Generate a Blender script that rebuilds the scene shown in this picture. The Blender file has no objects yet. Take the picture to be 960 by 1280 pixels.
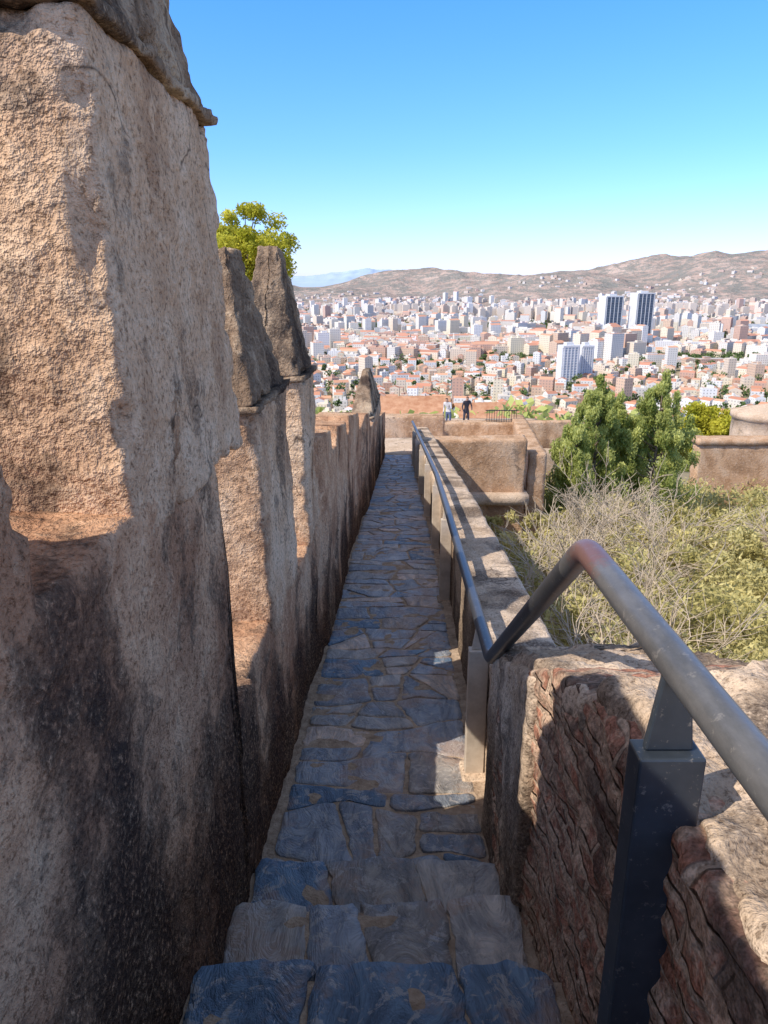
import bpy, math, random
import numpy as np
from mathutils import Vector, noise
random.seed(7); rng=np.random.default_rng(7)
sc=bpy.context.scene
sc.view_settings.view_transform='Standard'; sc.view_settings.look='None'; sc.view_settings.exposure=0
COL=sc.collection

# ---------------------------------------------------------------- helpers
def mk(name,V,F,mat,fcol=None,vcol=None,uv=None,smooth=False,parent=None):
    me=bpy.data.meshes.new(name)
    V=np.asarray(V,dtype=np.float32)
    if isinstance(F,np.ndarray):
        k=F.shape[1]; M=len(F)
        me.vertices.add(len(V)); me.vertices.foreach_set('co',V.ravel())
        me.loops.add(M*k); me.loops.foreach_set('vertex_index',F.astype(np.int32).ravel())
        me.polygons.add(M); me.polygons.foreach_set('loop_start',np.arange(0,M*k,k,dtype=np.int32))
        try: me.polygons.foreach_set('loop_total',np.full(M,k,dtype=np.int32))
        except Exception: pass
        cnt=np.full(M,k)
    else:
        me.from_pydata([tuple(map(float,v)) for v in V],[],[tuple(int(i) for i in f) for f in F])
        cnt=np.array([len(f) for f in F])
    me.update(calc_edges=True)
    if fcol is not None:
        a=me.color_attributes.new('col','FLOAT_COLOR','CORNER')
        c=np.repeat(np.asarray(fcol,dtype=np.float32),cnt,axis=0)
        c=np.concatenate([c,np.ones((len(c),1),np.float32)],axis=1)
        a.data.foreach_set('color',c.ravel())
    if vcol is not None:
        a=me.color_attributes.new('col','FLOAT_COLOR','POINT')
        c=np.asarray(vcol,dtype=np.float32)
        if c.ndim==1: c=np.stack([c,c,c],1)
        c=np.concatenate([c,np.ones((len(c),1),np.float32)],axis=1)
        a.data.foreach_set('color',c.ravel())
    if uv is not None:
        l=me.uv_layers.new(name='UVMap'); l.data.foreach_set('uv',np.asarray(uv,dtype=np.float32).ravel())
    if smooth: me.polygons.foreach_set('use_smooth',np.ones(len(me.polygons),dtype=bool))
    me.validate()
    me.materials.append(mat)
    o=bpy.data.objects.new(name,me); COL.objects.link(o)
    if parent: o.parent=parent
    return o
def empty(name):
    o=bpy.data.objects.new(name,None); COL.objects.link(o); return o
def interp(y,pts):
    return np.interp(y,[p[0] for p in pts],[p[1] for p in pts])

class NT:
    def __init__(s,name,diffuse=False):
        s.m=bpy.data.materials.new(name); s.m.use_nodes=True
        s.t=s.m.node_tree; s.b=s.t.nodes['Principled BSDF']; s.b.inputs['Roughness'].default_value=.9
        if diffuse:
            out=[n for n in s.t.nodes if n.type=='OUTPUT_MATERIAL'][0]; s.t.nodes.remove(s.b)
            s.b=s.t.nodes.new('ShaderNodeBsdfDiffuse'); s.t.links.new(s.b.outputs[0],out.inputs[0])
        s.d=diffuse
        s.tc=s.t.nodes.new('ShaderNodeTexCoord')
    def n(s,typ,**k):
        nd=s.t.nodes.new('ShaderNode'+typ)
        for a,v in k.items(): setattr(nd,a,v)
        return nd
    def l(s,a,b): s.t.links.new(a,b)
    def noise(s,scale,detail=6,rough=.6,vec=None,dist=0,stretch=None,color=False):
        nd=s.n('TexNoise'); nd.inputs['Scale'].default_value=scale; nd.inputs['Detail'].default_value=detail
        nd.inputs['Roughness'].default_value=rough; nd.inputs['Distortion'].default_value=dist
        v=vec or s.tc.outputs['Object']
        if stretch:
            mp=s.n('Mapping'); mp.inputs['Scale'].default_value=stretch; s.l(v,mp.inputs['Vector']); v=mp.outputs['Vector']
        s.l(v,nd.inputs['Vector']); return nd.outputs['Color' if color else 'Fac']
    def vor(s,scale,feature='F1',out='Distance',vec=None):
        nd=s.n('TexVoronoi',feature=feature); nd.inputs['Scale'].default_value=scale
        s.l(vec or s.tc.outputs['Object'],nd.inputs['Vector']); return nd.outputs[out]
    def warp(s,scale,amt,detail=3):
        c=s.noise(scale,detail,color=True); v=s.n('VectorMath',operation='MULTIPLY_ADD')
        s.l(c,v.inputs[0]); v.inputs[1].default_value=(amt,amt,amt); s.l(s.tc.outputs['Object'],v.inputs[2]); return v.outputs[0]
    def ramp(s,f,stops):
        nd=s.n('ValToRGB'); e=nd.color_ramp.elements
        while len(e)<len(stops): e.new(.5)
        for i,(p,c) in enumerate(stops):
            e[i].position=p; e[i].color=(c,c,c,1) if not hasattr(c,'__len__') else (*c,1)
        s.l(f,nd.inputs['Fac']); return nd.outputs['Color']
    def math(s,op,a,b=None,c=None,clamp=False):
        nd=s.n('Math',operation=op); nd.use_clamp=clamp
        for i,x in enumerate([a,b,c]):
            if x is None: continue
            if isinstance(x,(int,float)): nd.inputs[i].default_value=x
            else: s.l(x,nd.inputs[i])
        return nd.outputs[0]
    def mix(s,f,a,b,mode='MIX'):
        nd=s.n('Mix',data_type='RGBA',blend_type=mode)
        for sock,x in ((nd.inputs[0],f),(nd.inputs[6],a),(nd.inputs[7],b)):
            if isinstance(x,(int,float)): sock.default_value=x
            elif isinstance(x,tuple): sock.default_value=(*x,1)
            else: s.l(x,sock)
        return nd.outputs[2]
    def attr(s,name='col',out='Color'):
        nd=s.n('Attribute'); nd.attribute_name=name; return nd.outputs[out]
    def bump(s,h,strength=.5,dist=.02,prev=None):
        nd=s.n('Bump'); nd.inputs['Strength'].default_value=strength; nd.inputs['Distance'].default_value=dist
        s.l(h,nd.inputs['Height'])
        if prev: s.l(prev,nd.inputs['Normal'])
        s.l(nd.outputs[0],s.b.inputs['Normal']); return nd.outputs[0]
    def color(s,c):
        k='Color' if s.d else 'Base Color'
        if isinstance(c,tuple): s.b.inputs[k].default_value=(*c,1)
        else: s.l(c,s.b.inputs[k])

# ---------------------------------------------------------------- materials
# vertex attribute 'col' on plaster: R = damp/lichen field, G = tone field, B = patch field
def plaster(name,c1,c2,c3,stain=.9,lich=0.0,bd=1.0,patch=.7):
    m=NT(name,True)
    hv=m.n('SeparateColor'); m.l(m.attr(),hv.inputs[0]); R,G,B=hv.outputs[0],hv.outputs[1],hv.outputs[2]
    mid=m.noise(10,5,.72); fine=m.noise(66,3,.75)
    tone=m.math('ADD',G,m.math('MULTIPLY',m.math('SUBTRACT',mid,.5),.4))
    base=m.ramp(tone,[(.30,c1),(.5,c2),(.70,c3)])
    base=m.mix(m.ramp(mid,[(.52,0.0),(.64,.45)]),base,tuple(min(1,x*1.16) for x in c3))
    base=m.mix(.8,base,m.ramp(fine,[(.36,(.36,.32,.29)),(.45,(.90,.89,.88)),(.70,(1.25,1.24,1.22))]),'MULTIPLY')
    pb=m.math('ADD',B,m.math('MULTIPLY',m.math('SUBTRACT',mid,.5),.22))
    pm=m.ramp(pb,[(.605,0.0),(.62,patch)]); base=m.mix(pm,base,(.57,.305,.16))
    wm=m.ramp(pb,[(.27,.75),(.285,0.0)]); base=m.mix(wm,base,(.74,.62,.48))
    ce=m.vor(1.25,'DISTANCE_TO_EDGE',vec=m.warp(2.5,.55,3))
    crk=m.math('MULTIPLY',m.ramp(ce,[(.0,1.0),(.010,.0)]),m.ramp(G,[(.52,0.0),(.60,1.0)]))
    base=m.mix(m.math('MULTIPLY',crk,.8),base,(.06,.04,.03))
    s1=m.math('ADD',m.math('ADD',R,lich),m.math('MULTIPLY',m.math('SUBTRACT',mid,.5),.42))
    msk=m.ramp(s1,[(.53,0.0),(.58,stain*.6),(.70,stain)])
    gr=m.ramp(fine,[(.48,1.0),(.58,.85),(.68,.35)])
    base=m.mix(m.math('MULTIPLY',msk,gr),base,(.045,.032,.028))
    m.color(base)
    h=m.math('ADD',m.math('MULTIPLY',mid,1.0),m.math('MULTIPLY',fine,.24))
    h=m.math('ADD',h,m.math('MULTIPLY',pm,.25))
    m.bump(h,1.0,.036*bd)
    return m.m
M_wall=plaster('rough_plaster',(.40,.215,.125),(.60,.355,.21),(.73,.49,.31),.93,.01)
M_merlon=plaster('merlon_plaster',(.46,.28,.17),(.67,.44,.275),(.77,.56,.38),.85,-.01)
M_cap=plaster('lichen_mortar',(.22,.15,.10),(.38,.27,.18),(.54,.41,.28),.93,.09,patch=.3)
M_par=plaster('parapet_render',(.47,.34,.235),(.60,.455,.33),(.68,.53,.40),.75,-.02,bd=.7,patch=.3)
M_fort=plaster('fort_wall_plaster',(.42,.255,.15),(.58,.375,.235),(.64,.46,.32),.6,-.04)

def mk_brick():
    m=NT('rubble_brick',True)
    sep=m.n('SeparateXYZ'); m.l(m.tc.outputs['Object'],sep.inputs[0])
    nz=m.noise(3,2,.5,color=True); sc_=m.n('SeparateColor'); m.l(nz,sc_.inputs[0])
    cb=m.n('CombineXYZ'); m.l(m.math('ADD',sep.outputs[1],m.math('MULTIPLY',sc_.outputs[0],.10)),cb.inputs[0]); m.l(m.math('ADD',sep.outputs[2],m.math('MULTIPLY',sc_.outputs[1],.06)),cb.inputs[1])
    br=m.n('TexBrick'); m.l(cb.outputs[0],br.inputs['Vector'])
    br.inputs['Scale'].default_value=1; br.inputs['Brick Width'].default_value=.25; br.inputs['Row Height'].default_value=.068
    br.inputs['Mortar Size'].default_value=.013; br.inputs['Mortar Smooth'].default_value=.5; br.inputs['Bias'].default_value=-.1
    br.inputs['Color1'].default_value=(.50,.23,.145,1); br.inputs['Color2'].default_value=(.37,.19,.13,1); br.inputs['Mortar'].default_value=(.56,.41,.29,1)
    n7=m.noise(8,5,.72)
    c=m.mix(m.ramp(n7,[(.44,0.0),(.54,.85)]),br.outputs['Color'],(.58,.41,.285))
    c=m.mix(m.ramp(m.noise(3.3,4,.7),[(.52,0.0),(.62,.75)]),c,(.09,.07,.06))
    c=m.mix(.8,c,m.ramp(m.noise(70,2,.7),[(.36,(.5,.5,.5)),(.65,(1.25,1.2,1.2))]),'MULTIPLY')
    m.color(c)
    m.bump(m.math('SUBTRACT',n7,m.math('MULTIPLY',br.outputs['Fac'],.35)),1.0,.035)
    return m.m
M_brick=mk_brick()

def mk_slate():
    m=NT('slate_flagstone')
    a=m.attr()
    st=m.noise(7,5,.75,dist=1.6,stretch=(1,.45,1))
    n2=m.noise(2.6,5,.7)
    c=m.mix(.9,a,m.ramp(st,[(.34,(.45,.48,.53)),(.5,(1,1,1)),(.64,(1.65,1.58,1.48))]),'MULTIPLY')
    c=m.mix(m.ramp(n2,[(.50,0.0),(.60,.65)]),c,(.44,.29,.20))
    c=m.mix(m.ramp(m.noise(12,4,.8,dist=1),[(.54,0.0),(.60,.6)]),c,(.54,.48,.42))
    m.color(c)
    m.l(m.ramp(st,[(.3,.34),(.7,.65)]),m.b.inputs['Roughness'])
    m.bump(st,.9,.03)
    return m.m
M_slate=mk_slate()
def simple(name,c1,c2,scale=8,rough=.9,bs=.4,bd=.02,metal=0):
    m=NT(name,rough>.85); n=m.noise(scale,4,.7); m.color(m.ramp(n,[(.35,c1),(.65,c2)]))
    if rough<=.85: m.b.inputs['Roughness'].default_value=rough; m.b.inputs['Metallic'].default_value=metal
    m.bump(n,bs,bd*3); return m.m
M_mortar=simple('joint_mortar',(.33,.235,.16),(.56,.42,.30),14,.95,.8,.012)
M_trunk=simple('bark',(.12,.09,.06),(.26,.20,.15),12)
M_twig=NT('bare_twig',True); M_twig.color((.54,.44,.33)); M_twig=M_twig.m
M_tile=simple('terracotta_roof',(.42,.20,.11),(.58,.33,.20),1.5)
M_white=simple('white_render',(.62,.58,.52),(.75,.72,.67),.5,bd=.005)
M_iron=simple('black_iron',(.02,.02,.022),(.04,.04,.042),20,.5)
def mk_steel():
    m=NT('worn_painted_steel')
    n1=m.noise(16,5,.75,stretch=(1,.3,1)); n2=m.noise(60,3,.7)
    c=m.ramp(n1,[(.36,(.092,.09,.088)),(.64,(.155,.148,.142))])
    sep=m.n('SeparateXYZ'); m.l(m.tc.outputs['Object'],sep.inputs[0])
    d=m.math('ABSOLUTE',m.math('SUBTRACT',sep.outputs[1],1.56))
    near=m.math('SUBTRACT',1.0,m.math('DIVIDE',d,.24),clamp=True)
    k=m.ramp(m.math('ADD',m.math('MULTIPLY',near,.5),m.math('MULTIPLY',n2,.5)),[(.47,0.0),(.62,.75)])
    c=m.mix(k,c,(.19,.075,.055))
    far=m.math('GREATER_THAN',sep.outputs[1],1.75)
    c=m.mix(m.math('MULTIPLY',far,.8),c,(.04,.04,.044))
    c=m.mix(m.ramp(m.noise(30,4,.8),[(.60,0.0),(.66,.45)]),c,(.30,.27,.24))
    m.color(c); m.b.inputs['Roughness'].default_value=.38; m.b.inputs['Metallic'].default_value=.1
    m.bump(n2,.25,.002); return m.m
M_rail=mk_steel()
def mk_post():
    m=NT('dark_painted_steel')
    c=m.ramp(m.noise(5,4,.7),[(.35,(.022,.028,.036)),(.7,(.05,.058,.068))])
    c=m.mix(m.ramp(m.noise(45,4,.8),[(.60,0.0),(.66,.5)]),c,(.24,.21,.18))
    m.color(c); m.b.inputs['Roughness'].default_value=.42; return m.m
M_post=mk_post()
M_postfar=simple('sunlit_painted_steel',(.48,.39,.30),(.64,.54,.43),9,.6,.2,.002)  # sunlight on the posts beyond the steps is put into this beige colour

def mk_leaf(name,c1,c2,trans=.35):
    m=NT(name,True); a=m.attr()
    sepc=m.n('SeparateColor'); m.l(a,sepc.inputs[0])
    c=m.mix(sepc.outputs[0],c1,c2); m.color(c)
    tr=m.n('BsdfTranslucent'); m.l(c,tr.inputs['Color'])
    mx=m.n('MixShader'); mx.inputs[0].default_value=trans
    out=[n for n in m.t.nodes if n.type=='OUTPUT_MATERIAL'][0]
    m.l(m.b.outputs[0],mx.inputs[1]); m.l(tr.outputs[0],mx.inputs[2]); m.l(mx.outputs[0],out.inputs[0])
    return m.m
M_leaf_con=mk_leaf('conifer_foliage',(.27,.32,.08),(.72,.72,.26),.48)
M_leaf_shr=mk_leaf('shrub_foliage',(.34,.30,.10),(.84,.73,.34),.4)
M_leaf_pine=mk_leaf('pine_foliage',(.36,.36,.03),(.84,.76,.12),.5)
M_leaf_dark=mk_leaf('dark_foliage',(.07,.11,.035),(.20,.25,.10),.15)

# ---------------------------------------------------------------- layout curves (metres; camera eye is z=0)
XLp=[(-3,-.62),(0,-.56),(2.6,-.52),(8.5,-.40),(19.6,0.0)]
XRp=[(-3,.40),(0,.44),(2.65,.475),(8.5,.63),(19.6,.74)]
XL=lambda y:interp(y,XLp); XR=lambda y:interp(y,XRp)
def floorz(y): return interp(y,[(-3,-1.0),(0,-1.15),(.85,-1.5),(1.26,-1.72),(1.6,-1.95),(2.06,-2.2),(2.46,-2.45),(19.6,-4.51),(60,-7)])
def disp(V,layers):
    V=np.array(V,dtype=float); out=V.copy()
    for s,a in layers:
        sx,sy,sz=(s,s,s) if not hasattr(s,'__len__') else s
        ax,ay,az=(a,a,a) if not hasattr(a,'__len__') else a
        for i in range(len(V)):
            n=noise.noise_vector(Vector((V[i,0]*sx,V[i,1]*sy,V[i,2]*sz)))
            out[i,0]+=n[0]*ax; out[i,1]+=n[1]*ay; out[i,2]+=n[2]*az
    return out
def bake(P,h,lvl=1.5):
    out=np.empty((len(P),3))
    for i in range(len(P)):
        x,y,z=P[i]
        f=noise.fractal(Vector((x*2.0,y*2.0,z*.9)),.7,2.1,5)
        g=noise.fractal(Vector((x*2.1+9,y*2.1,z*1.3)),.7,2.1,4)
        p=noise.fractal(Vector((x*2.2,y*2.2+31,z*1.3)),1.0,2.1,3)
        low=max(0,1-max(0,h[i])/lvl)
        out[i]=(.42+.26*f+.31*low**1.2,.48+.30*g,.46+.19*p)
    return np.clip(out,0,1)

def rbox(name,lo,hi,mat,res=.03,r=.03,layers=((3,.02),(14,.008)),warp=None,parent=None,hfun=None,chip=0):
    lo=np.array(lo,float); hi=np.array(hi,float); L=hi-lo
    N=np.maximum(2,np.round(L/res)).astype(int)
    keys={}; V=[]; F=[]
    def vid(i,j,k):
        t=(i,j,k)
        if t not in keys: keys[t]=len(V); V.append((i/N[0],j/N[1],k/N[2]))
        return keys[t]
    for ax in range(3):
        a,b=[(1,2),(2,0),(0,1)][ax]
        for side in (0,1):
            for i in range(N[a]):
                for j in range(N[b]):
                    q=[]
                    for (di,dj) in ((0,0),(1,0),(1,1),(0,1)):
                        t=[0,0,0]; t[ax]=N[ax]*side; t[a]=i+di; t[b]=j+dj; q.append(vid(*t))
                    F.append(q if side else q[::-1])
    P=np.array(V)*L
    if chip:
        dd=np.minimum(P,L-P); e=np.sort(dd,axis=1)[:,1]; wgt=np.clip(1-e/.055,0,1)
        cen=np.clip(P,.12,L-.12); out=P-cen; out/=np.linalg.norm(out,axis=1)[:,None]+1e-9
    rr=min(r,L.min()*.45)
    q=np.clip(P,rr,L-rr); d=P-q; n=np.linalg.norm(d,axis=1)
    m=n>1e-9; P[m]=q[m]+d[m]/n[m,None]*np.minimum(n[m],rr)[:,None]
    if chip:
        for i in np.nonzero(wgt>0)[0]:
            v=Vector(P[i]+lo); c=max(0,noise.noise(v*6)+.35*noise.noise(v*17)-.02)
            P[i]-=out[i]*wgt[i]*min(1,c*2.2)*chip
    P=P+lo
    if warp: P=warp(P,lo,hi)
    P=disp(P,layers)
    h=P[:,2]-floorz(P[:,1])
    if hfun: h=hfun(P)
    return mk(name,P,np.array(F),mat,vcol=bake(P,h),smooth=True,parent=parent)

def strip(name,Ys,xin,xout,ztop,zbot,mat,nz=40,nt=10,no=12,r=.03,layers=((3,.02),(14,.008)),parent=None):
    secs=[]
    for y in Ys:
        xi,xo,zt,zb=float(xin(y)),float(xout(y)),float(ztop(y)),float(zbot(y))
        s=1 if xo>xi else -1
        pts=[(xi,zb+(zt-r-zb)*t) for t in np.linspace(0,1,nz)]
        for a in (30,60,90): pts.append((xi+s*r*(1-math.cos(math.radians(a))),zt-r+r*math.sin(math.radians(a))))
        pts+=[(xi+s*r+(xo-s*r-xi-s*r)*t,zt) for t in np.linspace(0,1,nt)[1:]]
        for a in (60,30,0): pts.append((xo-s*r+s*r*math.cos(math.radians(a)),zt-r+r*math.sin(math.radians(a))))
        pts+=[(xo,zt-r+(zb-zt+r)*t) for t in np.linspace(0,1,no)[1:]]
        secs.append([(p[0],y,p[1]) for p in pts])
    M=len(secs[0]); V=np.array(secs).reshape(-1,3)
    F=[]
    for i in range(len(Ys)-1):
        for j in range(M-1):
            a=i*M+j; F.append((a,a+1,a+M+1,a+M))
    V=disp(V,layers)
    h=V[:,2]-floorz(V[:,1])
    F.append(tuple(range(M))); F.append(tuple((len(Ys)-1)*M+i for i in range(M))[::-1])
    return mk(name,V,F,mat,vcol=bake(V,h),smooth=True,parent=parent)

# ---------------------------------------------------------------- battlement wall (left)
bw=empty('battlement_wall')
def ysamp(a,b,k=.012,mn=.016):
    y=a; o=[]
    while y<b: o.append(y); y+=max(mn,abs(y)*k)
    o.append(b); return o
wt=[(-3,-.40),(2.25,-.49),(2.32,-1.50),(3.9,-1.60),(4.0,-1.68),(4.9,-1.68),(4.95,-1.05),(6.0,-1.16),(6.05,-1.36),(6.6,-1.42),(6.65,-1.27),(7.7,-1.40),(7.75,-1.6),(8.4,-1.66),(8.45,-1.5),(9.8,-1.68),(9.9,-1.95),(10.8,-2.05),(10.9,-1.9),(12.2,-2.1),(12.3,-2.4),(14,-2.55),(19.6,-3.35)]
rec=lambda y: interp(y,[(2.62,0),(2.65,-.035),(4.1,-.03),(5.3,-.01),(5.35,.02),(7.7,.02),(7.75,0),(10.8,0),(10.85,.035),(20,.03)])
FINE=((1.3,.012),(5,.009),(14,.008),(34,.005))
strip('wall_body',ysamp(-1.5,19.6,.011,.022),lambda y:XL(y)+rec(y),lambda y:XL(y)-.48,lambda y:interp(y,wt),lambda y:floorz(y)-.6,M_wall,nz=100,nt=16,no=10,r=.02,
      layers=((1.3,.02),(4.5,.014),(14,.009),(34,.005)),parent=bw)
def merlon(i,y0,y1,zb,ze,zp,th=.46,res=.025,lip=.022,ridge=.25,flat=.12,bat=.03):
    x1=XL((y0+y1)/2)+.008+rec((y0+y1)/2); x0=x1-th
    sl=(XL(y1)-XL(y0))
    def sh(P,lo,hi):
        P=P.copy(); f=(P[:,1]-y0)/(y1-y0); P[:,0]+=sl*(f-.5); P[:,0]-=bat*np.clip((P[:,2]-zb)/(ze-zb),0,1)*(P[:,0]>(x0+x1)/2)*(np.clip(f,0,1) if i==1 else 1); return P
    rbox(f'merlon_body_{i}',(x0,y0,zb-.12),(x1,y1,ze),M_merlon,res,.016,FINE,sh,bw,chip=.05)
    rbox(f'merlon_eave_{i}',(x0-lip,y0-lip,ze-.006),(x1+lip,y1+lip,ze+.026),M_cap,res*.8,.008,((1.3,.012),(7,.008),(22,.009)),sh,bw)
    def w(P,lo,hi):
        P=sh(P,lo,hi); t=(P[:,2]-lo[2])/(hi[2]-lo[2]); t=np.clip(t,0,1)
        cx=(lo[0]+hi[0])/2; cy=(lo[1]+hi[1])/2
        fx=1-t*(1-flat/(hi[0]-lo[0])); fy=1-t*(1-ridge/(hi[1]-lo[1]))
        P[:,0]=cx+(P[:,0]-cx)*fx; P[:,1]=cy+(P[:,1]-cy)*fy; return P
    rbox(f'merlon_cap_{i}',(x0+.0,y0+.0,ze+.02),(x1-.0,y1-.0,zp),M_cap,res,.018,((2,.015),(8,.018),(24,.014)),w,bw,chip=.06)
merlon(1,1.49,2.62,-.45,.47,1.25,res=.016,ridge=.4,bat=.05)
merlon(2,3.2,4.12,-1.57,-.55,.14,res=.02,ridge=.22,flat=.10)
merlon(3,4.62,5.30,-1.57,-.60,.20,res=.022,ridge=.18,flat=.13)
merlon(5,13.6,16.6,-2.7,-2.45,-1.72,res=.05,ridge=.6,flat=.14)
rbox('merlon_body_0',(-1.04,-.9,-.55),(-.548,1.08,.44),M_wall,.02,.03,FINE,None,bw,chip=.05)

# ---------------------------------------------------------------- right parapet
sp=empty('stone_parapet')
pt=[(2.9,-1.52),(2.98,-1.60),(3.03,-1.80),(19.6,-3.75)]
strip('parapet_lower',ysamp(2.62,19.6,.013,.025),lambda y:XR(y)+interp(y,[(2.62,.0),(2.95,.0),(3.05,.05),(6,.05),(19,.03)]),lambda y:XR(y)+.44,lambda y:interp(y,pt) ,lambda y:floorz(y)-2.2,M_par,
      nz=36,nt=12,no=16,r=.04,layers=((1.5,.015),(5,.010),(16,.008)),parent=sp)
nt_=[(-1.5,-.74),(1.40,-.90),(1.52,-.95),(1.95,-1.10),(2.2,-1.22),(2.66,-1.48)]
strip('parapet_stair',ysamp(-1.2,2.66,.008,.014),lambda y:XR(y)+interp(y,[(0,.05),(1.9,.035),(2.1,.0),(2.7,0)]),lambda y:XR(y)+.95-interp(y,[(1.5,0),(2.66,.35)]),lambda y:interp(y,nt_),lambda y:floorz(y)-2.2,M_brick,
      nz=150,nt=26,no=14,r=.02,layers=((2.5,.02),((5,5,17),(.018,.003,.004)),((14,12,36),(.011,.003,.003)),(26,.009)),parent=sp)
rbox('parapet_render',(.458,2.04,-2.75),(.60,2.68,-1.26),M_par,.022,.02,((2,.012),(6,.012),(18,.009)),
     lambda P,lo,hi:np.stack([P[:,0]+.02*(P[:,1]-2.3),P[:,1],np.where(P[:,2]>-1.9,P[:,2]-(P[:,1]-2.04)*.40*(P[:,2]+1.9)/.6+.08*(P[:,2]+1.9)/.6,P[:,2])],1),sp)
rbox('parapet_coping',(.515,-1.0,-.93),(1.38,1.56,-.83),M_par,.017,.03,((2,.03),(6,.03),(14,.018),(40,.010)),
     lambda P,lo,hi:np.stack([P[:,0],P[:,1]+.12*(P[:,0]-.5),P[:,2]-.06*np.clip(P[:,1]-.6,0,2)+.035*(P[:,0]-.6)],1),sp,hfun=lambda P:np.full(len(P),.75))
rbox('parapet_coping_end',(.49,1.60,-1.18),(1.30,2.75,-1.06),M_par,.02,.035,((2,.03),(6,.03),(14,.018),(40,.010)),
     lambda P,lo,hi:np.stack([P[:,0]-.2*(P[:,0]>.9)*(P[:,1]-1.6),P[:,1],P[:,2]-.40*(P[:,1]-1.85)],1),sp,hfun=lambda P:np.full(len(P),.45))

# ---------------------------------------------------------------- paving
def stonecol(dark=False):
    c=random.random()
    if dark: c=.86+.14*random.random() if c<.5 else c*.6
    if c<.40: b=np.array((.28,.30,.33))
    elif c<.68: b=np.array((.39,.35,.31))
    elif c<.84: b=np.array((.50,.38,.29))
    else: b=np.array((.13,.20,.28))
    return b*random.uniform(.7,1.25)
def slab_mesh(name,polys,zf,mat,gap=.008,th=.016,skirt=.05,tilt=.006,parent=None,rough=.006,dark=False):
    V=[];F=[];C=[]
    for pi,poly in enumerate(polys):
        P=np.array(poly); c=P.mean(0)
        out=[]
        for i in range(len(P)):
            a,b=P[i],P[(i+1)%len(P)]; n=max(1,int(np.linalg.norm(b-a)/.03))
            for k in range(n): out.append(a+(b-a)*k/n)
        P2=np.array(out)
        P2=(np.roll(P2,1,0)+2*P2+np.roll(P2,-1,0))/4
        d=P2-c; L=np.linalg.norm(d,axis=1)[:,None]; P2=c+d*(1-gap/L)
        P2+=np.array([[noise.noise(Vector((p[0]*16,p[1]*16,pi)))*rough+noise.noise(Vector((p[0]*45,p[1]*45,pi)))*rough*.6,noise.noise(Vector((p[0]*16,p[1]*16,pi+50.5)))*rough+noise.noise(Vector((p[0]*45,p[1]*45,pi+50)))*rough*.6] for p in P2])
        tx,ty=random.uniform(-1,1)*tilt*4,random.uniform(-1,1)*tilt*4; dz=random.uniform(0,tilt)
        base=len(V); m=len(P2); rings=[(1.0,-skirt),(1.0,-.004),(.985,0.0),(.8,.0),(.5,.0),(.2,.0)]
        for s,dzz in rings:
            for p in P2:
                q=c+(p-c)*s; z=float(zf(q[1]))+th+dz+(q[0]-c[0])*tx+(q[1]-c[1])*ty+dzz
                if dzz>-.01: z+=noise.noise(Vector((q[0]*6,q[1]*6,pi*3.3)))*.007+noise.noise(Vector((q[0]*20,q[1]*14,pi*3.3)))*.003
                V.append((q[0],q[1],z))
        col=stonecol(dark)
        for k in range(len(rings)-1):
            for q in range(m):
                q2=(q+1)%m; F.append((base+k*m+q,base+k*m+q2,base+(k+1)*m+q2,base+(k+1)*m+q)); C.append(col)
        F.append(tuple(base+(len(rings)-1)*m+q for q in range(m))); C.append(col)
    return mk(name,V,F,mat,fcol=np.array(C),smooth=True,parent=parent)
def clip(poly,p,n):
    out=[]
    for i in range(len(poly)):
        a,b=poly[i],poly[(i+1)%len(poly)]; da=np.dot(a-p,n); db=np.dot(b-p,n)
        if da<=0: out.append(a)
        if da*db<0: out.append(a+(b-a)*da/(da-db))
    return out
def paving(y0,y1,xl,xr):
    polys=[]; y=y0
    def line(y,am):
        ph=random.uniform(0,99); return lambda x,y=y,am=am,ph=ph: y+noise.noise(Vector((x*2.6,ph,0)))*am
    cur=line(y0,.0)
    while y<y1:
        h=random.choice((.16,.22,.24,.30,.34,.40))*random.uniform(.9,1.1); ny=min(y+h,y1); nxt=line(ny,.13 if ny<y1 else 0)
        xm0,xm1=float(xl((y+ny)/2)),float(xr((y+ny)/2)); n=random.choice((2,2,3,3,4))
        w=np.cumsum([random.uniform(.5,1.8) for _ in range(n)]); xs=[xm0]+[xm0+(xm1-xm0)*q for q in w/w[-1]]
        sl=[0]+[random.uniform(-.08,.08) for _ in range(n-1)]+[0]
        for j in range(n):
            A,B=xs[j]-sl[j],xs[j+1]-sl[j+1]; C_,D_=xs[j+1]+sl[j+1],xs[j]+sl[j]
            bot=[np.array((A+(B-A)*t,cur(A+(B-A)*t))) for t in (0,.33,.66,1)]
            tp=[np.array((C_+(D_-C_)*t,nxt(C_+(D_-C_)*t))) for t in (0,.33,.66,1)]
            P=bot+tp; r_=random.random(); wd=B-A
            if r_<.22 and h>.26:
                mid=(cur((A+B)/2)+nxt((A+B)/2))/2; a_=random.uniform(-.25,.25); nn=np.array((a_,1.0)); pm=np.array(((A+B)/2,mid+random.uniform(-.05,.05)))
                polys+= [clip(P,pm,nn),clip(P,pm,-nn)]
            elif r_<.45 and wd>.3:
                a_=random.choice((-1,1))*random.uniform(.6,1.6); nn=np.array((1.0,a_)); pm=np.array(((A+B)/2+random.uniform(-.1,.1)*wd,(cur(A)+nxt(A))/2))
                polys+= [clip(P,pm,nn),clip(P,pm,-nn)]
            else: polys.append(P)
        y=ny; cur=nxt
    out=[]
    for p in polys:
        if len(p)<3: continue
        A=np.array(p); q=np.roll(A,-1,0); ar=abs((A[:,0]*q[:,1]-A[:,1]*q[:,0]).sum())/2
        if ar>.004: out.append(p)
    return out
pz=lambda y:-2.16-.12*y
pp=empty('paved_path')
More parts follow.
